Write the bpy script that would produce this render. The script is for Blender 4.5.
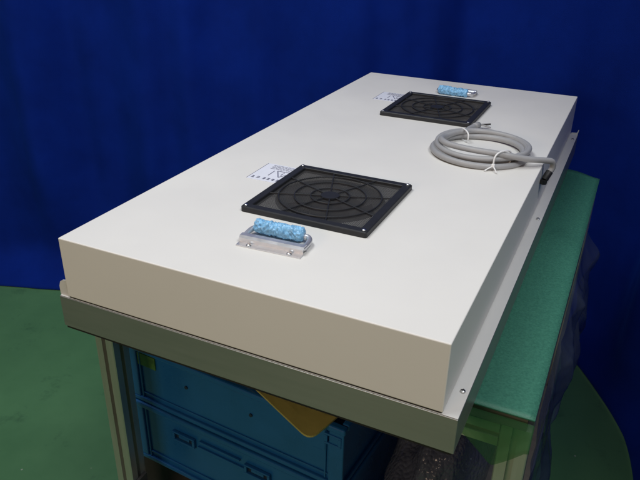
import bpy, bmesh, math, random
from mathutils import Vector, Matrix, noise

# ------------------------------------------------------------------ camera, world, lamps, exposure
scene = bpy.context.scene
for o in list(bpy.data.objects):
    bpy.data.objects.remove(o)
COL = scene.collection
TOP = 0.95                                  # height of the unit's top face above the floor

cam_data = bpy.data.cameras.new('camera')
cam = bpy.data.objects.new('camera', cam_data)
COL.objects.link(cam)
cam_data.sensor_width = 36.0
cam_data.lens = 662.83 / 640 * 36.0
cam_data.clip_start = 0.02
cam_data.clip_end = 60.0
R = Matrix(((0.90319328, -0.20520033, 0.3770076),
            (0.42894053, 0.39900842, -0.8104334),
            (0.01587199, 0.89369184, 0.44840046))).to_4x4()
cam.matrix_world = Matrix.Translation((0.68944839, -0.60037273, 0.42369967 + TOP)) @ R
scene.camera = cam

world = bpy.data.worlds.new('World')
scene.world = world
world.use_nodes = True
bg = world.node_tree.nodes['Background']
bg.inputs['Color'].default_value = (0.88, 0.94, 1.0, 1)
bg.inputs['Strength'].default_value = 0.07

def area(name, loc, target, sx, sy, power, colour):
    d = bpy.data.lights.new(name, 'AREA')
    d.shape = 'RECTANGLE'; d.size = sx; d.size_y = sy
    d.energy = power; d.color = colour
    o = bpy.data.objects.new(name, d)
    COL.objects.link(o)
    o.location = loc
    o.rotation_euler = (Vector(target) - Vector(loc)).to_track_quat('-Z', 'Y').to_euler()
    return o

area('ceiling_lamp', (-0.40, 0.0, 3.1), (-0.1, 0.30, 0.9), 1.5, 0.6, 32, (0.92, 0.965, 1.0))
area('room_lamp', (1.50, -0.50, 3.2), (0.3, 0.4, 0.8), 1.1, 0.6, 34, (0.96, 0.98, 1.0))
area('warm_fill', (-0.4, -3.6, 2.1), (0.2, 0.2, 0.75), 1.4, 0.5, 37, (1.0, 0.71, 0.50))  # added warm fill for the front faces, in place of room bounce

scene.view_settings.view_transform = 'Standard'
scene.view_settings.look = 'None'
scene.view_settings.exposure = 0.0
scene.view_settings.gamma = 1.0
scene.render.engine = 'CYCLES'
scene.cycles.max_bounces = 10
scene.cycles.transparent_max_bounces = 16
scene.render.resolution_x = 1024
scene.render.resolution_y = 768

# ------------------------------------------------------------------ materials
def mat(name, base, rough=0.5, metal=0.0, var=0.0, vscale=20.0, bump=0.0, bscale=200.0,
        rvar=0.0, spec=0.5, sheen=0.0, stretch=None, coat=0.0, detail=4.0):
    m = bpy.data.materials.new(name); m.use_nodes = True
    nt = m.node_tree; n = nt.nodes; l = nt.links
    p = n['Principled BSDF']
    p.inputs['Base Color'].default_value = (*base, 1)
    p.inputs['Roughness'].default_value = rough
    p.inputs['Metallic'].default_value = metal
    p.inputs['Specular IOR Level'].default_value = spec
    p.inputs['Sheen Weight'].default_value = sheen
    p.inputs['Coat Weight'].default_value = coat
    tc = n.new('ShaderNodeTexCoord')
    mp = n.new('ShaderNodeMapping'); l.new(tc.outputs['Object'], mp.inputs['Vector'])
    if stretch: mp.inputs['Scale'].default_value = stretch
    if var or rvar:
        nz = n.new('ShaderNodeTexNoise'); nz.inputs['Scale'].default_value = vscale
        nz.inputs['Detail'].default_value = detail; nz.inputs['Roughness'].default_value = 0.6
        l.new(mp.outputs[0], nz.inputs['Vector'])
        if var:
            mr = n.new('ShaderNodeMapRange')
            mr.inputs['From Min'].default_value = 0.3; mr.inputs['From Max'].default_value = 0.7
            mr.inputs['To Min'].default_value = 1 - var; mr.inputs['To Max'].default_value = 1 + var
            l.new(nz.outputs['Fac'], mr.inputs['Value'])
            mx = n.new('ShaderNodeVectorMath'); mx.operation = 'SCALE'
            mx.inputs[0].default_value = base
            l.new(mr.outputs[0], mx.inputs['Scale'])
            l.new(mx.outputs[0], p.inputs['Base Color'])
        if rvar:
            m2 = n.new('ShaderNodeMapRange')
            m2.inputs['From Min'].default_value = 0.3; m2.inputs['From Max'].default_value = 0.7
            m2.inputs['To Min'].default_value = max(0.02, rough - rvar); m2.inputs['To Max'].default_value = min(1, rough + rvar)
            l.new(nz.outputs['Fac'], m2.inputs['Value'])
            l.new(m2.outputs[0], p.inputs['Roughness'])
    if bump:
        nb = n.new('ShaderNodeTexNoise'); nb.inputs['Scale'].default_value = bscale
        nb.inputs['Detail'].default_value = 3
        l.new(mp.outputs[0], nb.inputs['Vector'])
        b = n.new('ShaderNodeBump'); b.inputs['Strength'].default_value = bump
        b.inputs['Distance'].default_value = 0.002
        l.new(nb.outputs['Fac'], b.inputs['Height']); l.new(b.outputs[0], p.inputs['Normal'])
    return m

def film(name, tint, clear, rough, colour=None, bump=0.3, bscale=60):
    """thin translucent plastic: part clear, part tinted gloss"""
    m = bpy.data.materials.new(name); m.use_nodes = True
    nt = m.node_tree; n = nt.nodes; l = nt.links
    p = n['Principled BSDF']; out = n['Material Output']
    p.inputs['Base Color'].default_value = (*(colour or tint), 1)
    p.inputs['Roughness'].default_value = rough
    tr = n.new('ShaderNodeBsdfTransparent'); tr.inputs['Color'].default_value = (*tint, 1)
    mx = n.new('ShaderNodeMixShader')
    mx.inputs[0].default_value = 1 - clear
    l.new(tr.outputs[0], mx.inputs[1]); l.new(p.outputs[0], mx.inputs[2]); l.new(mx.outputs[0], out.inputs['Surface'])
    tc = n.new('ShaderNodeTexCoord'); nb = n.new('ShaderNodeTexNoise'); nb.inputs['Scale'].default_value = bscale
    l.new(tc.outputs['Object'], nb.inputs['Vector'])
    b = n.new('ShaderNodeBump'); b.inputs['Strength'].default_value = bump; b.inputs['Distance'].default_value = 0.004
    l.new(nb.outputs['Fac'], b.inputs['Height']); l.new(b.outputs[0], p.inputs['Normal'])
    return m

M = {}
M['white'] = mat('white_powder_coat', (0.765, 0.742, 0.70), 0.42, var=0.012, vscale=5, bump=0.05, bscale=900, spec=0.4, rvar=0.07)
M['flange'] = mat('white_flange_paint', (0.70, 0.69, 0.66), 0.38, var=0.05, vscale=9, rvar=0.08, stretch=(1, .25, 1))
M['alu_dark'] = mat('anodised_frame', (0.325, 0.33, 0.31), 0.38, 0.7, var=0.05, vscale=5, rvar=0.05, stretch=(1, 1, 14))
M['alu'] = mat('aluminium_profile', (0.50, 0.49, 0.45), 0.40, 0.75, var=0.05, vscale=14, rvar=0.06, stretch=(8, 8, 0.6))
M['alu_slot'] = mat('slot_strip', (0.05, 0.05, 0.05), 0.6)
M['steel'] = mat('zinc_steel', (0.66, 0.67, 0.70), 0.36, 0.72, var=0.06, vscale=60, rvar=0.08)
M['screw'] = mat('screw_steel', (0.75, 0.75, 0.74), 0.28, 1.0, var=0.05, vscale=200)
M['black'] = mat('black_plastic', (0.019, 0.020, 0.023), 0.5, var=0.15, vscale=40, bump=0.08, bscale=700, spec=0.35)
M['mesh'] = mat('filter_mesh', (0.05, 0.05, 0.052), 0.55, var=0.1, vscale=30)
M['rotor'] = mat('fan_rotor', (0.055, 0.055, 0.058), 0.5, var=0.1, vscale=30)
M['ring'] = mat('fan_ring', (0.5, 0.5, 0.5), 0.4, 0.3, var=0.08, vscale=25)
M['gasket'] = mat('black_gasket', (0.012, 0.012, 0.012), 0.8, var=0.2, vscale=60)
M['blue_wrap'] = mat('blue_film', (0.22, 0.48, 0.74), 0.24, var=0.30, vscale=130, bump=0.25, bscale=300, rvar=.1)
M['cable'] = mat('grey_cable', (0.33, 0.33, 0.335), 0.46, var=0.06, vscale=30, bump=0.03, bscale=300)
M['tie'] = mat('white_nylon', (0.80, 0.80, 0.80), 0.4, var=0.03, vscale=50)
M['sleeve'] = mat('black_sleeve', (0.015, 0.015, 0.015), 0.5, var=0.2, vscale=50)
M['sticker'] = mat('sticker_white', (0.80, 0.81, 0.88), 0.35, var=0.03, vscale=60)
M['ink'] = mat('sticker_ink', (0.15, 0.15, 0.21), 0.5, var=0.2, vscale=300)
M['mat'] = mat('green_rubber', (0.040, 0.172, 0.114), 0.55, var=0.16, vscale=260, bump=0.25, bscale=350, rvar=0.10, detail=8)
M['board'] = mat('bench_board', (0.13, 0.12, 0.10), 0.6, var=0.15, vscale=12, stretch=(1, 8, 8))
M['ply'] = mat('plywood', (0.42, 0.33, 0.20), 0.6, var=0.15, vscale=12, stretch=(1, 10, 10))
M['crate'] = mat('blue_crate_plastic', (0.010, 0.105, 0.31), 0.30, var=0.10, vscale=10, bump=0.05, bscale=200, rvar=0.08)
M['crate_hole'] = mat('crate_rivet_slot_shade', (0.006, 0.02, 0.05), 0.6)
M['crate_label'] = mat('crate_sticker', (0.07, 0.17, 0.03), 0.5, var=0.45, vscale=60)
M['card'] = mat('yellow_card', (0.43, 0.38, 0.11), 0.6, var=0.15, vscale=14, bump=0.15, bscale=60)
M['film'] = film('clear_film', (0.52, 0.58, 0.74), 0.58, 0.07, (0.05, 0.065, 0.11), 0.3, 25)
M['vinyl'] = film('green_vinyl', (0.52, 0.70, 0.48), 0.66, 0.15, (0.04, 0.15, 0.06), 0.35, 22)

def curtain_mat():
    m = mat('blue_backdrop', (0.0025, 0.018, 0.195), 0.8, var=0.16, vscale=5, bump=0.25, bscale=500, spec=0.06, sheen=0.12)
    m.node_tree.nodes['Principled BSDF'].inputs['Sheen Tint'].default_value = (0.03, 0.2, 1.0, 1)
    return m
M['curtain'] = curtain_mat()

def floor_mat():
    m = mat('green_floor', (0.080, 0.208, 0.090), 0.42, var=0.10, vscale=3.5, rvar=0.12, bump=0.06, bscale=60, detail=10)
    nt = m.node_tree; n = nt.nodes; l = nt.links
    p = n['Principled BSDF']
    src = p.inputs['Base Color'].links[0].from_socket
    tc = n.new('ShaderNodeTexCoord')
    # scuffs: thresholded noise, dark; and sparse pale chips
    a = n.new('ShaderNodeTexNoise'); a.inputs['Scale'].default_value = 11; a.inputs['Detail'].default_value = 9; a.inputs['Roughness'].default_value = 0.75
    l.new(tc.outputs['Object'], a.inputs['Vector'])
    r1 = n.new('ShaderNodeValToRGB'); r1.color_ramp.elements[0].position = 0.565; r1.color_ramp.elements[1].position = 0.74
    l.new(a.outputs['Fac'], r1.inputs[0])
    f1 = n.new('ShaderNodeMath'); f1.operation = 'MULTIPLY'; f1.inputs[1].default_value = 0.55
    l.new(r1.outputs[0], f1.inputs[0])
    m1 = n.new('ShaderNodeMixRGB'); m1.inputs[2].default_value = (0.018, 0.06, 0.03, 1)
    l.new(f1.outputs[0], m1.inputs[0]); l.new(src, m1.inputs[1])
    v = n.new('ShaderNodeTexVoronoi'); v.inputs['Scale'].default_value = 17; v.inputs['Randomness'].default_value = 1
    l.new(tc.outputs['Object'], v.inputs['Vector'])
    r2 = n.new('ShaderNodeValToRGB'); r2.color_ramp.elements[0].position = 0.035; r2.color_ramp.elements[1].position = 0.06
    r2.color_ramp.elements[0].color = (1, 1, 1, 1); r2.color_ramp.elements[1].color = (0, 0, 0, 1)
    l.new(v.outputs['Distance'], r2.inputs[0])
    m2 = n.new('ShaderNodeMixRGB'); m2.inputs[2].default_value = (0.30, 0.36, 0.28, 1)
    f2 = n.new('ShaderNodeMath'); f2.operation = 'MULTIPLY'
    sep = n.new('ShaderNodeSeparateColor'); l.new(v.outputs['Color'], sep.inputs[0])
    gt = n.new('ShaderNodeMath'); gt.operation = 'GREATER_THAN'; gt.inputs[1].default_value = 0.72
    l.new(sep.outputs[0], gt.inputs[0])
    l.new(r2.outputs[0], f2.inputs[0]); l.new(gt.outputs[0], f2.inputs[1])
    l.new(f2.outputs[0], m2.inputs[0]); l.new(m1.outputs[0], m2.inputs[1])
    l.new(m2.outputs[0], p.inputs['Base Color'])
    return m
M['floor'] = floor_mat()

def bubble_mat():
    m = bpy.data.materials.new('bubble_wrap_film'); m.use_nodes = True
    nt = m.node_tree; n = nt.nodes; l = nt.links
    p = n['Principled BSDF']; out = n['Material Output']
    p.inputs['Base Color'].default_value = (0.13, 0.15, 0.20, 1); p.inputs['Roughness'].default_value = 0.2
    tc = n.new('ShaderNodeTexCoord')
    v = n.new('ShaderNodeTexVoronoi'); v.inputs['Scale'].default_value = 130
    l.new(tc.outputs['Object'], v.inputs['Vector'])
    b = n.new('ShaderNodeBump'); b.inputs['Strength'].default_value = 0.9; b.inputs['Distance'].default_value = 0.003; b.invert = True
    l.new(v.outputs['Distance'], b.inputs['Height']); l.new(b.outputs[0], p.inputs['Normal'])
    tr = n.new('ShaderNodeBsdfTransparent'); mx = n.new('ShaderNodeMixShader'); mx.inputs[0].default_value = 0.55
    l.new(tr.outputs[0], mx.inputs[1]); l.new(p.outputs[0], mx.inputs[2]); l.new(mx.outputs[0], out.inputs['Surface'])
    return m
M['bubble'] = bubble_mat()

# ------------------------------------------------------------------ mesh helpers
def obj(name, bm, material, parent=None, smooth=False, loc=None):
    me = bpy.data.meshes.new(name)
    bmesh.ops.recalc_face_normals(bm, faces=bm.faces)
    bm.to_mesh(me); bm.free()
    if smooth:
        for p in me.polygons: p.use_smooth = True
    me.materials.append(M[material] if isinstance(material, str) else material)
    o = bpy.data.objects.new(name, me); COL.objects.link(o)
    if parent: o.parent = parent
    if loc: o.location = loc
    return o

def thing(name, label, cat, loc=(0, 0, 0), rz=0.0, group=None):
    o = bpy.data.objects.new(name, None); COL.objects.link(o)
    o.empty_display_size = 0.05
    o.location = loc; o.rotation_euler = (0, 0, rz)
    return tag(o, label, cat, group)

def tag(o, label, cat, group=None):
    o['label'] = label; o['category'] = cat
    if group: o['group'] = group
    return o

def box(bm, x0, x1, y0, y1, z0, z1, bev=0.0, seg=2):
    r = bmesh.ops.create_cube(bm, size=1)
    vs = r['verts']
    for v in vs:
        v.co = Vector((x0 + (v.co.x + .5) * (x1 - x0), y0 + (v.co.y + .5) * (y1 - y0), z0 + (v.co.z + .5) * (z1 - z0)))
    if bev:
        es = list({e for v in vs for e in v.link_edges})
        bmesh.ops.bevel(bm, geom=es, offset=bev, segments=seg, profile=0.5, affect='EDGES')

def cyl(bm, c, r, h, seg=24, r2=None, axis='Z', bev=0.0):
    rot = {'Z': Matrix(), 'X': Matrix.Rotation(math.pi / 2, 4, 'Y'), 'Y': Matrix.Rotation(-math.pi / 2, 4, 'X')}[axis]
    res = bmesh.ops.create_cone(bm, cap_ends=True, segments=seg, radius1=r, radius2=r if r2 is None else r2, depth=h,
                                matrix=Matrix.Translation(c) @ rot)
    if bev:
        es = [e for e in {e for v in res['verts'] for e in v.link_edges} if len(e.link_faces) == 2 and e.calc_face_angle(0) > 1]
        bmesh.ops.bevel(bm, geom=es, offset=bev, segments=2, affect='EDGES')

def catmull(pts, n=8):
    P = [Vector(p) for p in pts]; out = []
    for i in range(len(P) - 1):
        a = P[max(i - 1, 0)]; b = P[i]; c = P[i + 1]; d = P[min(i + 2, len(P) - 1)]
        for k in range(n):
            t = k / n
            out.append(0.5 * ((2 * b) + (c - a) * t + (2 * a - 5 * b + 4 * c - d) * t * t + (3 * b - a - 3 * c + d) * t ** 3))
    out.append(P[-1]); return out

def tube(bm, pts, r, seg=12, closed=False, rfun=None, cap=True):
    P = [Vector(p) for p in pts]; n = len(P); rings = []
    up = None
    for i in range(n):
        if closed: t = (P[(i + 1) % n] - P[i - 1]).normalized()
        else: t = (P[min(i + 1, n - 1)] - P[max(i - 1, 0)]).normalized()
        if up is None:
            up = Vector((0, 0, 1)) if abs(t.z) < 0.9 else Vector((1, 0, 0))
        up = (up - t * up.dot(t)).normalized(); sd = t.cross(up)
        ring = []
        for k in range(seg):
            a = 2 * math.pi * k / seg
            rr = r if rfun is None else rfun(i, k, P[i])
            ring.append(bm.verts.new(P[i] + (up * math.cos(a) + sd * math.sin(a)) * rr))
        rings.append(ring)
    m = n if closed else n - 1
    for i in range(m):
        a, b = rings[i], rings[(i + 1) % n]
        for k in range(seg):
            bm.faces.new((a[k], a[(k + 1) % seg], b[(k + 1) % seg], b[k]))
    if not closed and cap:
        bm.faces.new(rings[0]); bm.faces.new(list(reversed(rings[-1])))

def prism(bm, poly, z0, z1, axis='Z', offset=(0, 0, 0)):
    """extrude a 2D polygon along an axis"""
    def P(a, b, c):
        v = {'Z': (a, b, c), 'Y': (a, c, b), 'X': (c, a, b)}[axis]
        return Vector(v) + Vector(offset)
    A = [bm.verts.new(P(a, b, z0)) for a, b in poly]
    B = [bm.verts.new(P(a, b, z1)) for a, b in poly]
    n = len(poly)
    bm.faces.new(A); bm.faces.new(list(reversed(B)))
    for i in range(n):
        bm.faces.new((A[i], A[(i + 1) % n], B[(i + 1) % n], B[i]))

def sheet(fn, nu, nv):
    bm = bmesh.new()
    V = [[bm.verts.new(fn(i / nu, j / nv)) for j in range(nv + 1)] for i in range(nu + 1)]
    for i in range(nu):
        for j in range(nv):
            bm.faces.new((V[i][j], V[i + 1][j], V[i + 1][j + 1], V[i][j + 1]))
    return bm

def thicken(bm, t):
    bmesh.ops.recalc_face_normals(bm, faces=bm.faces)
    bmesh.ops.solidify(bm, geom=bm.faces[:], thickness=t)
    return bm

def copy_tree(o, parent=None):
    c = o.copy(); COL.objects.link(c); c.parent = parent
    for ch in list(o.children): copy_tree(ch, c)
    return c

# ------------------------------------------------------------------ setting: floor and backdrop
bm = bmesh.new()
box(bm, -6, 6, -6, 6, -0.05, 0.0)
o = obj('floor', bm, 'floor'); o['kind'] = 'structure'

def make_curtain():
    path = catmull([(-3.2, 0.26), (-2.2, 0.64), (-1.4223, 0.925), (-1.1989, 1.002), (-0.6, 1.24), (0.0, 1.44), (0.40, 1.55),
                    (0.60, 1.535), (0.70, 1.445), (0.80, 1.285), (0.858, 1.172), (0.888, 1.09), (0.912, 0.955),
                    (0.935, 0.72), (0.945, 0.36)], 24)  # unseen right end, run forward to shade the floor and bounce blue
    L = [0.0]
    for a, b in zip(path, path[1:]):
        L.append(L[-1] + (Vector(b) - Vector(a)).length)
    total = L[-1]; N = 760
    pts = []; j = 0
    for i in range(N + 1):
        s = total * i / N
        while j < len(L) - 2 and L[j + 1] < s: j += 1
        t = (s - L[j]) / max(1e-6, L[j + 1] - L[j])
        pts.append(Vector(path[j]).lerp(Vector(path[j + 1]), t).to_3d())
    s_turn = next(L[k] for k in range(len(path)) if path[k][0] > 0.62)
    H = 2.5; NV = 90
    zs = []
    for k in range(NV + 1):
        zs.append(H * (k / NV) ** 1.7)
    bm = bmesh.new(); V = []
    for i in range(N + 1):
        s = total * i / N
        t = (pts[min(i + 1, N)] - pts[max(i - 1, 0)]).normalized()
        nrm = Vector((-t.y, t.x, 0))            # away from the bench
        row = []
        for z in zs:
            f = min(1.0, z / 0.45)
            fold = 0.034 * math.sin(s * 11.0 + 1.3 * math.sin(s * 3.1) + 0.25 * z) + 0.010 * math.sin(s * 27 + 2 * math.sin(s * 5) - 0.5 * z)
            fold += 0.07 * (noise.noise(Vector((s * 1.6, z * 0.5, 3.1)))) + 0.010 * noise.noise(Vector((s * 6, z * 2.2, 7.7)))
            fold += 0.016 * noise.noise(Vector((s * 13, z * 0.9, 1.7))) + 0.006 * (.3 - abs(noise.noise(Vector((s * 9 + z * 1.5, z * 2.5 - s, 5.5)))))
            lap = (0.13 if s < s_turn else 0.13 - 0.09 * min(1, (s - s_turn) / .3)) * (1 - math.exp(-(max(0.0, z - 0.004) / 0.055) ** 1.6)) + 0.03 * math.tanh(z * 1.2)   # hem lies out over the floor
            d = lap + fold * f
            row.append(bm.verts.new(pts[i] + nrm * d + Vector((0, 0, z + 0.004))))
        V.append(row)
    for i in range(N):
        for k in range(NV):
            bm.faces.new((V[i][k], V[i + 1][k], V[i + 1][k + 1], V[i][k + 1]))
    o = obj('curtain', bm, 'curtain', smooth=True)
    tag(o, 'royal blue cloth backdrop hanging in soft folds behind the bench', 'curtain')
make_curtain()

# ------------------------------------------------------------------ workbench
Z = TOP
BX0, BX1, BY0, BY1 = -0.085, 0.666, 0.110, 1.068
def profile_poly(s=0.04, slot=0.0085, depth=0.010, c=0.0015):
    h = s / 2; g = slot / 2
    quarter = [(-h + c, -h), (-g, -h), (-g, -h + depth), (g, -h + depth), (g, -h), (h - c, -h), (h, -h + c)]
    poly = []
    for k in range(4):
        a = k * math.pi / 2
        for x, y in quarter:
            poly.append((x * math.cos(a) - y * math.sin(a), x * math.sin(a) + y * math.cos(a)))
    return poly
bench = thing('workbench', 'aluminium profile workbench with a green rubber top under the white unit', 'workbench', (0.29, 0.59, 0))
BL = bench.location
def bobj(name, bm, m, smooth=False, parent=None):
    bmesh.ops.translate(bm, verts=bm.verts, vec=-BL)
    return obj(name, bm, m, parent or bench, smooth)
mat_z = Z - 0.1565
def mat_fn(u, v):
    x = BX0 + (BX1 - BX0) * u
    yb = BY1 + 0.010 * math.sin(max(0.0, (u - 0.80) / 0.2) * math.pi * 0.9) - 0.012 * max(0, (u - 0.93) / 0.07)
    y = BY0 + (yb - BY0) * v
    z = mat_z
    if v > 0.97: z += 0.006 * ((v - 0.97) / 0.03) ** 2 * (0.5 + 0.5 * math.sin(u * 30))
    return Vector((x, y, z))
bobj('rubber_mat', thicken(sheet(mat_fn, 60, 80), 0.003), 'mat', True)
bm = bmesh.new(); box(bm, BX0 + .003, BX1 - .008, BY0 + .004, BY1 - .02, mat_z - 0.026, mat_z - 0.0035, 0.001)
bobj('tabletop', bm, 'board')
legz = mat_z - 0.0265
for x, y in ((BX0 + .021, BY0 + .026), (BX1 - .021, BY0 + .026), (BX0 + .021, BY1 - .045), (BX1 - .021, BY1 - .045)):
    bm = bmesh.new(); prism(bm, profile_poly(), 0.03, legz, 'Z', (x, y, 0))
    lg = bobj('leg', bm, 'alu')
    bm = bmesh.new(); cyl(bm, (x, y, 0.006), 0.024, 0.012, 24, 0.020); cyl(bm, (x, y, 0.022), 0.007, 0.022, 12)
    bobj('levelling_foot', bm, 'gasket', parent=lg)
for y in (BY0 + .026, BY1 - .045):
    bm = bmesh.new(); prism(bm, profile_poly(), BX0 + .0415, BX1 - .0415, 'X', (0, y, legz - 0.0205)); bobj('crossbeam', bm, 'alu')
    bm = bmesh.new(); prism(bm, profile_poly(), BX0 + .0415, BX1 - .0415, 'X', (0, y, 0.155)); bobj('crossbeam', bm, 'alu')
for x in (BX0 + .021, BX1 - .021):
    bm = bmesh.new(); prism(bm, profile_poly(), BY0 + .0465, BY1 - .0655, 'Y', (x, 0, legz - 0.0205)); bobj('side_beam', bm, 'alu')
    bm = bmesh.new(); prism(bm, profile_poly(), BY0 + .0465, BY1 - .0655, 'Y', (x, 0, 0.155)); bobj('side_beam', bm, 'alu')
bm = bmesh.new(); box(bm, BX0 + .004, BX1 - .004, BY0 + .008, BY1 - .03, 0.1765, 0.1925, 0.001)
bobj('lower_shelf', bm, 'board')
# corner bracket with its bolt on the inner side of the front leg
bm = bmesh.new(); bx = BX0 + .0415
prism(bm, [(BY0 + .012, 0.30), (BY0 + .040, 0.30), (BY0 + .040, 0.345), (BY0 + .012, 0.345)], bx, bx + .006, 'X')
br = bobj('bracket', bm, 'alu_slot')
bm = bmesh.new(); cyl(bm, (bx + .010, BY0 + .026, 0.322), 0.008, 0.008, 16, axis='X', bev=.001); bobj('bolt', bm, 'screw', parent=br)

# translucent green vinyl hanging over the front edge of the bench
def vinyl_fn(u, v):
    x = 0.36 + (BX1 + 0.001 - 0.36) * u
    low = 0.040 + 0.006 * math.sin(u * 9) + (0.036 * max(0, 1 - abs((x - 0.622) / 0.040)))
    return Vector((x, BY0 - 0.0015 - 0.009 * math.sin(v * 2.2) + 0.004 * noise.noise(Vector((x * 22, v * 2.5, 1))) * v, mat_z - 0.0075 - low * v))
o = obj('vinyl_sheet', sheet(vinyl_fn, 50, 24), 'vinyl', smooth=True)
tag(o, 'translucent green vinyl flap folded over the front edge of the bench', 'vinyl sheet')

# ------------------------------------------------------------------ fan filter unit
W, L, HB = 0.57, 1.2108, 0.0965
GX = 0.2855; GY = (0.304, 0.9095)
unit = thing('fan_filter_unit', 'white flat fan filter unit with two black square grilles lying on the bench', 'fan filter unit', (W / 2, L / 2, Z - 0.153))
UL = unit.location
def uobj(name, bm, m, smooth=False, parent=None):
    bmesh.ops.translate(bm, verts=bm.verts, vec=-UL)
    return obj(name, bm, m, parent or unit, smooth)

bm = bmesh.new(); box(bm, 0, W, 0.0015, L, Z - HB, Z, 0.0016, 3)
housing = uobj('housing', bm, 'white')
def cut(target, cutters):
    for c in cutters:
        mod = target.modifiers.new('cut', 'BOOLEAN'); mod.operation = 'DIFFERENCE'; mod.solver = 'EXACT'; mod.object = c
    bpy.context.view_layer.update()
    dg = bpy.context.evaluated_depsgraph_get()
    me = bpy.data.meshes.new_from_object(target.evaluated_get(dg))
    target.modifiers.clear(); old = target.data; target.data = me; bpy.data.meshes.remove(old)
    for c in cutters: bpy.data.objects.remove(c)
cutters = []
for gy in GY:
    bm = bmesh.new(); cyl(bm, (GX, gy, Z - 0.01), 0.089, 0.09, 96); cutters.append(obj('cutter', bm, 'white'))
cutters_loc = [c for c in cutters]
for c in cutters: c.location = (0, 0, 0)
cut(housing, cutters)

# thin seam of gasket between housing and tray, then the tray
bm = bmesh.new(); box(bm, 0.002, W - .002, 0.003, L - .002, Z - 0.0985, Z - HB - 0.0001)
uobj('gasket', bm, 'gasket')
tx0, tx1, ty0, ty1 = -0.0165, 0.5885, 0.0006, L + 0.004
ztop, zbot = Z - 0.0988, Z - 0.1515
tray = uobj('filter_frame', (lambda b: (box(b, tx0, tx1, ty0, ty1, zbot, ztop - 0.0008, 0.0006), b)[1])(bmesh.new()), 'alu_dark')
bm = bmesh.new(); box(bm, tx0 + .0006, tx1 - .0006, ty0 + .0016, ty1 - .001, ztop - 0.0007, ztop, 0.0002)
uobj('flange', bm, 'flange')
bm = bmesh.new(); box(bm, tx0 + .003, tx1 - .003, ty0 + .0015, ty1 - .003, zbot - 0.004, zbot - 0.0002)
uobj('gasket', bm, 'gasket')
# turned-up end tabs of the flange, front left and back right corners
def tab(x0, x1, y, h):
    b = bmesh.new()
    w = x1 - x0
    poly = [(x0, 0), (x1, 0), (x1, h * 1.05), (x0 + w * .55, h), (x0 + w * .2, h * .86), (x0, h * .55)]
    prism(b, [(x, ztop + .0002 + z) for x, z in poly], y, y + 0.0015, 'Y')
    return b
uobj('end_tab', tab(tx0 - .001, -0.0015, ty0 + .004, 0.026), 'flange')
b = bmesh.new(); prism(b, [(0.5715, ztop + .0002), (0.5875, ztop + .0002), (0.589, ztop + .012), (0.5875, ztop + .0125), (0.585, ztop + .004), (0.5715, ztop + .003)], ty1 - .003, ty1 - .0015, 'Y')
uobj('end_tab', b, 'flange')
for y in (0.052, 0.6115, 1.16):
    b = bmesh.new(); cyl(b, (0.5805, y, ztop + .0014), 0.0036, 0.0026, 20, 0.0030, bev=.0005)
    sc = uobj('screw', b, 'screw', True)
    b = bmesh.new(); box(b, 0.5780, 0.5830, y - .0005, y + .0005, ztop + .0026, ztop + .0030); box(b, 0.5800, 0.5810, y - .0025, y + .0025, ztop + .0026, ztop + .0031)
    uobj('recess', b, 'gasket', parent=sc)

# fan sunk in the housing: ring, motor hub, blades
def make_fan(gy):
    f = bpy.data.objects.new('fan', None); COL.objects.link(f); f.parent = unit
    f.location = Vector((GX, gy, Z)) - UL; f.empty_display_size = .03
    b = bmesh.new()
    prof = [(0.0885, -0.0008), (0.0885, -0.010), (0.074, -0.022), (0.074, -0.040), (0.0882, -0.040)]
    n = 72
    rings = [[b.verts.new((r * math.cos(2 * math.pi * k / n), r * math.sin(2 * math.pi * k / n), z)) for k in range(n)] for r, z in prof]
    for a, c in zip(rings, rings[1:]):
        for k in range(n): b.faces.new((a[k], a[(k + 1) % n], c[(k + 1) % n], c[k]))
    obj('fan_ring', b, 'ring', f, True)
    b = bmesh.new(); cyl(b, (0, 0, -0.026), 0.034, 0.032, 40, 0.031, bev=.002); obj('hub', b, 'rotor', f)
    for q in range(7):
        a0 = q * 2 * math.pi / 7
        def bl(u, v):
            r = 0.0335 + 0.038 * u; a = a0 + (v - .5) * 0.70 + 0.35 * u
            return Vector((r * math.cos(a), r * math.sin(a), -0.024 + (v - .5) * 0.018))
        obj('blade', thicken(sheet(bl, 6, 6), 0.0016), 'rotor', f, True)
    return f
for gy in GY: make_fan(gy)

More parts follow.
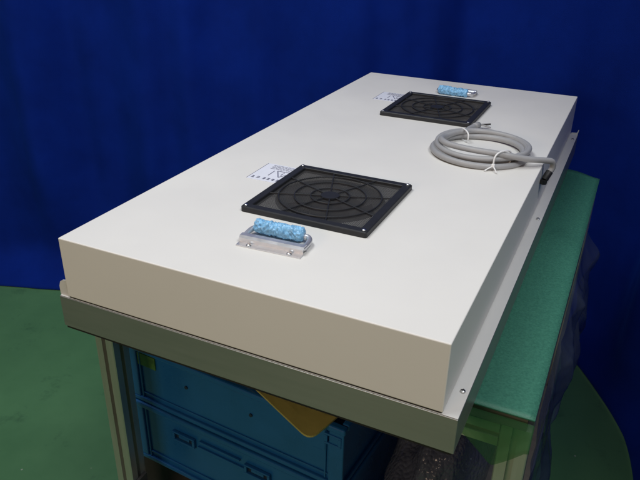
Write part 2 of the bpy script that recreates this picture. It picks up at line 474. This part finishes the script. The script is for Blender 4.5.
# black finger guard: square frame, spider of rings and spokes, mesh, corner screws
def make_guard():
    g = bpy.data.objects.new('finger_guard', None); COL.objects.link(g); g.parent = unit; g.empty_display_size = .03
    S = 0.105; I = 0.0915; h = 0.0095
    b = bmesh.new()
    def loop(a, z, r):                     # rounded square
        pts = []
        for (sx, sy, st) in ((1, 1, 0), (-1, 1, 90), (-1, -1, 180), (1, -1, 270)):
            for k in range(5):
                t = math.radians(st + k * 22.5)
                pts.append(b.verts.new((sx * (a - r) + r * math.cos(t), sy * (a - r) + r * math.sin(t), z)))
        return pts
    loops = [loop(S, 0.0002, .004), loop(S, h - .0015, .004), loop(S - .0015, h, .004), loop(I + .001, h, .003), loop(I, h - .001, .003), loop(I, .0002, .003)]
    for A, B in zip(loops, loops[1:] + loops[:1]):
        for k in range(20): b.faces.new((A[k], A[(k + 1) % 20], B[(k + 1) % 20], B[k]))
    obj('guard_frame', b, 'black', g)
    b = bmesh.new()
    zr = h - 0.0022
    for r in (0.0315, 0.058, 0.0835):
        tube(b, [(r * math.cos(2 * math.pi * k / 64), r * math.sin(2 * math.pi * k / 64), zr) for k in range(64)], 0.0013, 8, closed=True)
    for k in range(8):
        a = math.radians(k * 45 + 22.5 - 2)
        c, s = math.cos(a), math.sin(a)
        e = 0.0925 / max(abs(c), abs(s))
        tube(b, [(0.012 * c, 0.012 * s, zr), (0.05 * c, 0.05 * s, zr), (e * c, e * s, zr)], 0.0012, 8)
    cyl(b, (0, 0, zr), 0.0155, 0.003, 32, bev=.0006)
    obj('spider', b, 'black', g)
    b = bmesh.new(); n = 76
    for k in range(n):
        p = -0.0905 + 0.181 * (k + .5) / n
        w = 0.00038
        box(b, p - w, p + w, -0.0912, 0.0912, 0.0038, 0.0042)
        box(b, -0.0912, 0.0912, p - w, p + w, 0.0043, 0.0047)
    obj('mesh_filter', b, 'mesh', g)
    for sx in (-1, 1):
        for sy in (-1, 1):
            b = bmesh.new(); cyl(b, (sx * .0985, sy * .0985, h + .0008), 0.0034, 0.002, 18, 0.0028, bev=.0005)
            obj('screw', b, 'screw', g, True)
    return g
g = make_guard(); g.location = Vector((GX, GY[0], Z)) - UL
g2 = copy_tree(g, unit); g2.location = Vector((GX, GY[1], Z)) - UL

# carrying handle: screwed flange, rolled ridge, steel bail with blue foam round its bar
def make_handle():
    hd = bpy.data.objects.new('carry_handle', None); COL.objects.link(hd); hd.parent = unit; hd.empty_display_size = .03
    b = bmesh.new()
    prof = [(0, .0003), (.0110, .0003), (.0112, .0075), (.0135, .0100), (.0205, .0100), (.0225, .0080), (.0225, .0003), (.0240, .0003),
            (.0240, .0088), (.0212, .0116), (.0128, .0116), (.0098, .0085), (.0096, .0020), (0, .0020)]
    prism(b, prof, -0.049, 0.049, 'X')
    obj('hinge_plate', b, 'steel', hd)
    for sx in (-1, 1):
        b = bmesh.new(); cyl(b, (sx * .031, .0045, .0028), 0.0042, 0.0022, 20, 0.0030, bev=.0006); obj('screw', b, 'screw', hd, True)
    b = bmesh.new()
    arc = lambda s: [(s * .0455, .016, .0065), (s * .0462, .030, .0072), (s * .0455, .0405, .0080), (s * .0420, .0468, .0086), (s * .0350, .0490, .0090)]
    pts = arc(-1) + [(0, .0490, .0090)] + list(reversed(arc(1)))
    tube(b, catmull(pts, 6), 0.0040, 12)
    obj('bail', b, 'steel', hd, True)
    b = bmesh.new(); n = 130
    pts = [(-.042 + .076 * i / n, .0470, .0125) for i in range(n + 1)]
    def rf(i, k, p):
        e = min(1, 0.72 + min(i, n - i) * .07)
        a = 2 * math.pi * k / 44; q = Vector((i * .075, math.cos(a) * 1.2, math.sin(a) * 1.2))
        return (.0098 + .0016 * noise.noise(q * .8) + .0050 * (.25 - abs(noise.noise(q * 1.5))) + .0022 * (.25 - abs(noise.noise(q * 3.4 + Vector((3, 1, 2)))))) * e
    tube(b, pts, .01, 44, rfun=rf)
    obj('film_wrap', b, 'blue_wrap', hd, True)
    return hd
h1 = make_handle(); h1.location = Vector((GX - .0005, 0.0985, Z)) - UL; h1.rotation_euler = (0, 0, math.radians(3.0))
h2 = copy_tree(h1, unit); h2.location = Vector((GX, L - 0.0985, Z)) - UL; h2.rotation_euler = (0, 0, math.pi)
for c in h2.children:
    if c.name.startswith('film_wrap'): c.location = (0.009, 0.0, -0.0018); c.rotation_euler = (0, math.radians(-3), 0)

# printed stickers half under the grilles
def make_sticker():
    b = bmesh.new(); box(b, -0.035, 0.041, -0.041, 0.041, 0.0001, 0.0004)
    st = obj('sticker', b, 'sticker', unit)
    b = bmesh.new()
    rnd = random.Random(11)
    def bar(x0, x1, y0, y1): box(b, x0, x1, y0, y1, 0.00055, 0.00075)
    bar(-0.0345, -0.0338, -0.040, 0.040)                                       # thin border line
    # warning triangle
    T = [Vector((0.000, 0.012)), Vector((0.030, 0.012)), Vector((0.015, -0.015))]
    for a, c in zip(T, T[1:] + T[:1]):
        d = (c - a).normalized(); nn = Vector((-d.y, d.x)) * .0009
        prism(b, [tuple(a + nn), tuple(a - nn), tuple(c - nn), tuple(c + nn)], 0.00055, 0.0008)
    bar(0.0142, 0.0158, -0.005, 0.004); bar(0.0142, 0.0158, 0.0065, 0.009)
    bar(-0.006, -0.0045, -0.014, 0.010)
    # heading row along the front edge, illegible at this size
    x = -0.029
    while x < 0.034:
        w = rnd.uniform(.004, .007)
        for q in range(3):
            if rnd.random() < .85:
                bar(x, x + w * rnd.uniform(.6, 1), -0.034 + q * .0034, -0.0325 + q * .0034)
        bar(x + w * rnd.uniform(.2, .6), x + w * .7, -0.034, -0.0255)
        x += w + rnd.uniform(.002, .006)
    for r in range(5):                                                          # fine print
        y = 0.018 + r * .0042; x = -0.020 + rnd.uniform(0, .004)
        while x < 0.036:
            w = rnd.uniform(.003, .009); bar(x, x + w, y, y + .0012); x += w + .0016
    obj('print', b, 'ink', st)
    return st
s1 = make_sticker(); s1.location = Vector((0.1485, 0.3665, Z)) - UL
s2 = copy_tree(s1, unit); s2.location = Vector((0.1485, 0.972, Z)) - UL
for c in unit.children:
    pass

# ------------------------------------------------------------------ coiled cable
CX, CY = 0.452, 0.650
cable = thing('power_cable', 'grey round cable tied in a coil on top of the white unit', 'cable', (CX, CY, Z))
def cobj(name, bm, m, smooth=True, parent=None):
    bmesh.ops.translate(bm, verts=bm.verts, vec=-cable.location)
    return obj(name, bm, m, parent or cable, smooth)
r = 0.0057
pts = []
# free end by the grille corner, round 4 turns, out over the edge
pts += [(0.402, 0.800, Z + .0075), (0.396, 0.780, Z + .0070), (0.393, 0.748, Z + r + .002)]
turns = 5; n = 12
specs = [(0.093, 0.094, r), (0.086, 0.086, r + .001), (0.079, 0.078, r + .002), (0.090, 0.090, r + .0098), (0.083, 0.082, r + .0110)]
A0 = math.radians(128)
for t in range(50):
    k = t / n; i = int(k); fr = k - i
    j = min(i + 1, turns - 1)
    a = specs[i][0] * (1 - fr) + specs[j][0] * fr
    bq = specs[i][1] * (1 - fr) + specs[j][1] * fr
    zz = specs[i][2] * (1 - fr) + specs[j][2] * fr
    th = A0 + 2 * math.pi * k
    wob = 0.004 * math.sin(3.1 * k * 2 + i)
    x = (a + wob) * math.cos(th); y = (bq + wob) * math.sin(th)
    y += 0.55 * (.094 - bq)
    ph = math.radians(12)
    pts.append((CX + x * math.cos(ph) - y * math.sin(ph), CY + x * math.sin(ph) + y * math.cos(ph), Z + zz + .0015 * math.sin(2 * th + i)))
# last run crosses the front of the coil and leaves over the edge
pts += [(0.3770, 0.622, Z + .0255), (0.400, 0.594, Z + .0270), (0.446, 0.580, Z + .0280), (0.500, 0.585, Z + .0260), (0.545, 0.608, Z + .017), (0.574, 0.634, Z + .011),
        (0.5850, 0.646, Z + .006), (0.5865, 0.650, Z - .006), (0.5825, 0.645, Z - .015)]
b = bmesh.new(); tube(b, catmull(pts, 10), r, 16); cobj('sheath', b, 'cable')
b = bmesh.new(); tube(b, catmull([(0.5832, 0.646, Z - .0135), (0.5803, 0.641, Z - .020), (0.5775, 0.637, Z - .027)], 6), r * 1.18, 16)
cobj('sleeve', b, 'sleeve')
b = bmesh.new(); cyl(b, (0.5765, 0.635, Z - .031), 0.0072, 0.009, 6, bev=.001); cobj('gland', b, 'sleeve', False)
# stripped conductors and crimp ferrules at the free end
b = bmesh.new(); tube(b, [(0.4005, 0.7975, Z + .0075), (0.4035, 0.8055, Z + .0075), (0.408, 0.812, Z + .008)], r * 1.15, 14); cobj('end_cap', b, 'cable')
for dx, dy, dz, m in ((.020, .003, .006, 'sleeve'), (.022, -.006, .001, 'cable'), (.014, .009, .0, 'tie')):
    b = bmesh.new(); tube(b, catmull([(0.406, 0.811, Z + .0078), (0.411 + dx * .4, 0.813 + dy * .4, Z + .0078 + dz * .3), (0.412 + dx, 0.812 + dy, Z + .006 + dz)], 5), 0.0019, 8)
    cobj('conductor', b, m)
# white cable ties round the bundle with their tails
def tie(cx, cy, ang, rw, zh, tail):
    c, s = math.cos(ang), math.sin(ang)
    ring = []
    for k in range(28):
        t = 2 * math.pi * k / 28
        u = rw * math.copysign(abs(math.cos(t)) ** .75, math.cos(t)); w = zh * math.copysign(abs(math.sin(t)) ** .75, math.sin(t))
        ring.append((cx + c * u, cy + s * u, Z + zh + .0008 + w))
    b = bmesh.new(); tube(b, ring, .0016, 8, closed=True)
    e = Vector((cx - c * rw, cy - s * rw, Z + zh * .55))
    box(b, e.x - .003, e.x + .003, e.y - .003, e.y + .003, e.z - .002, e.z + .004, .0006)
    for tx, ty in tail:
        tube(b, catmull([e, e + Vector((tx * .5, ty * .5, -.003)), Vector((e.x + tx, e.y + ty, Z + .0022))], 5), .0012, 8)
    cobj('cable_tie', b, 'tie')
tie(0.504, 0.582, math.radians(58), 0.0225, 0.0165, [(-.012, -.012), (.010, -.014)])
tie(0.400, 0.712, math.radians(-50), 0.0195, 0.0115, [(-.004, .010)])

# ------------------------------------------------------------------ blue crates on the lower shelf
TH = math.radians(-4.4)
def crate(label, zb, h, slots, rivets, sticker):
    Wc, Dc = 0.490, 0.36
    ct = thing('storage_crate', label, 'crate', (-0.106, 0.204, zb), TH, 'blue plastic crates stacked under the bench')
    b = bmesh.new()
    t = 0.004; y0 = 0.006
    box(b, 0.006, Wc - .006, y0, y0 + t, 0.004, h - .004, .001)                    # walls
    box(b, 0.006, Wc - .006, Dc - y0 - t, Dc - y0, 0.004, h - .004, .001)
    box(b, 0.006, 0.006 + t, y0 + t, Dc - y0 - t, 0.004, h - .004, .001)
    box(b, Wc - .006 - t, Wc - .006, y0 + t, Dc - y0 - t, 0.004, h - .004, .001)
    box(b, 0.010, Wc - .010, y0 + t, Dc - y0 - t, 0.004, 0.009)                    # base
    for x in (0.0, Wc - .030):                                                     # corner posts
        box(b, x + .001, x + .029, 0.001, y0 + .002, 0.010, h - .014, .002)
    box(b, 0.0, Wc, 0.0, 0.012, 0.0, 0.010, .002)                                  # foot skirt
    box(b, Wc - .012, Wc, 0.0125, Dc, 0.0, 0.010, .002)
    if len(slots) > 1:                                                                      # moulded ledge between the two latches, panel beads
        xa, xb = slots[0][0] + .040, slots[1][0] - .040
        box(b, xa, xb, .0005, .0058, .1145, .1185, .0008)
        box(b, xa - .006, xb + .012, .0020, .0058, .098, .1010, .0006)
        box(b, .032, Wc - .032, .0030, .0058, .022, .0255, .0008)
    else:
        box(b, .032, Wc - .032, .0035, .0058, .020, .0230, .0008)
        box(b, Wc - .062, Wc - .034, .0025, .0058, .072, .120, .0015)
    for x in (.0345, Wc - .0375):
        box(b, x, x + .003, .0025, .0058, .012, h - .016, .0006)
    obj('body', b, 'crate', ct)
    b = bmesh.new()
    z0 = h - .014
    box(b, -.003, Wc + .003, -.004, .010, z0, h - .001, .003)
    box(b, -.003, Wc + .003, Dc - .010, Dc + .004, z0, h - .001, .003)
    box(b, -.003, .010, .0105, Dc - .0105, z0, h - .001, .003)
    box(b, Wc - .010, Wc + .003, .0105, Dc - .0105, z0, h - .001, .003)
    obj('rim', b, 'crate', ct)
    for x, z, w in slots:
        b = bmesh.new()
        bw, bh = w / 2, .0075
        box(b, x - bw - .006, x + bw + .006, -.001, .0055, z + bh, z + bh + .004, .001)
        box(b, x - bw - .006, x + bw + .006, -.001, .0055, z - bh - .004, z - bh, .001)
        box(b, x - bw - .006, x - bw, -.001, .0055, z - bh + .0003, z + bh - .0003, .001)
        box(b, x + bw, x + bw + .006, -.001, .0055, z - bh + .0003, z + bh - .0003, .001)
        box(b, x - bw * .62, x + bw * .62, .0015, .0056, z - .003, z + .0045, .001)
        s = obj('latch', b, 'crate', ct)
        b = bmesh.new(); box(b, x - bw + .0003, x + bw - .0003, .0045, .0058, z - bh + .0003, z + bh - .0003)  # dark plate: shade of the slot opening put into its colour
        obj('slot', b, 'crate_hole', s)
    for x, z in rivets:
        b = bmesh.new(); cyl(b, (x, .0052, z), .0035, .003, 14, axis='Y'); obj('rivet', b, 'crate_hole', ct)
    if sticker:
        b = bmesh.new(); box(b, *sticker); obj('sticker', b, 'crate_label', ct)
    return ct
zs = 0.1925
crate('lower blue plastic crate with two latch slots and a raised rim, standing on dark blocks', Z - .632, 0.158, [(0.134, 0.104, .044), (0.311, 0.104, .046)], [], None)
crate('upper blue plastic crate with smooth front under the yellow card', Z - .473, 0.140, [(0.469, 0.105, .020)], [(0.150, 0.079), (0.299, 0.079)], (0.031, 0.076, .0035, .0057, .090, .118))
# added dark blocks under the crate stack; the left stands in for darkness there
for i, (x0, x1) in enumerate(((-.16, .035), (.27, .36))):
    b = bmesh.new(); box(b, x0, x1, 0, .28, 0, Z - .6325 - zs, .003)
    o = obj('dark_gap_block', b, 'gasket', loc=(0, 0.225, zs))
    tag(o, 'added black block standing in for the darkness under the left end of the lower crate' if i == 0 else 'black block under the right end of the lower crate', 'block', 'black blocks under the crates')
b = bmesh.new(); box(b, -.03, .03, 0, .05, 0, .055, .002)
o = obj('small_carton', b, 'ply', loc=(-.005, 0.170, zs + .0003))
tag(o, 'small beige carton on the bench shelf below the lower blue crate', 'box')

# yellow card lying on the upper crate, its corner poking out
corner = Vector((0.342, 0.122)); A = Vector((0.10, 0.232)); B = Vector((0.398, 0.30))
ca = (A - corner).normalized(); cb = (B - corner).normalized()
poly = [A] + [corner + ca * .022 * (1 - t) ** 2 + cb * .022 * t ** 2 for t in (0, .17, .33, .5, .67, .83, 1)] + [B, Vector((0.17, 0.36))]
b = bmesh.new(); prism(b, [tuple(p) for p in poly], 0, .0035)
bmesh.ops.triangulate(b, faces=b.faces[:]); bmesh.ops.subdivide_edges(b, edges=b.edges[:], cuts=6, use_grid_fill=True)
for v in b.verts:
    v.co.z += Z - .3305 - .10 * max(0, .185 - v.co.y) + .002 * math.sin(v.co.x * 14)
o = obj('yellow_card', b, 'card')
tag(o, 'yellow cardboard sheet on the upper blue crate with its corner poking out', 'cardboard')

# crumpled bubble wrap on the shelf right of the crates
b = bmesh.new(); bmesh.ops.create_icosphere(b, subdivisions=5, radius=1)
for v in b.verts:
    d = v.co.copy()
    k = 1 + .28 * noise.noise(d * 1.9) + .16 * (.3 - abs(noise.noise(d * 2.6)))
    v.co = Vector((d.x * .088 * k, d.y * .20 * k, max(-.168, d.z * .185 * k)))
bmesh.ops.translate(b, verts=b.verts, vec=(0, 0, .168))
o = obj('bubble_wrap', b, 'bubble', smooth=True, loc=(0.497, 0.42, zs + .001))
tag(o, 'crumpled grey bubble wrap bundle beside the crates under the bench', 'bubble wrap')

# clear plastic film hanging crumpled down the right side of the bench
def film_fn(u, v):
    y = 0.122 + 0.62 * u
    q = Vector((y * 9, v * 3.0, 5))
    lump = max(0, noise.noise(q) + .25) * .030 + .020 * (.35 - abs(noise.noise(q * 1.3))) + .004 * (.3 - abs(noise.noise(q * 3.2)))
    near = min(1, u / .35)
    x = BX1 + .003 + (.006 + lump) * min(1, v * 9) * (.25 + .75 * near)
    z = mat_z - .003 - (.30 + .05 * math.sin(u * 8)) * v
    return Vector((x, y + .012 * noise.noise(Vector((v * 6, u * 5, 1))), z))
o = obj('plastic_film', sheet(film_fn, 110, 90), 'film', smooth=True)
tag(o, 'crumpled clear plastic film hanging down the right side of the bench', 'plastic film')
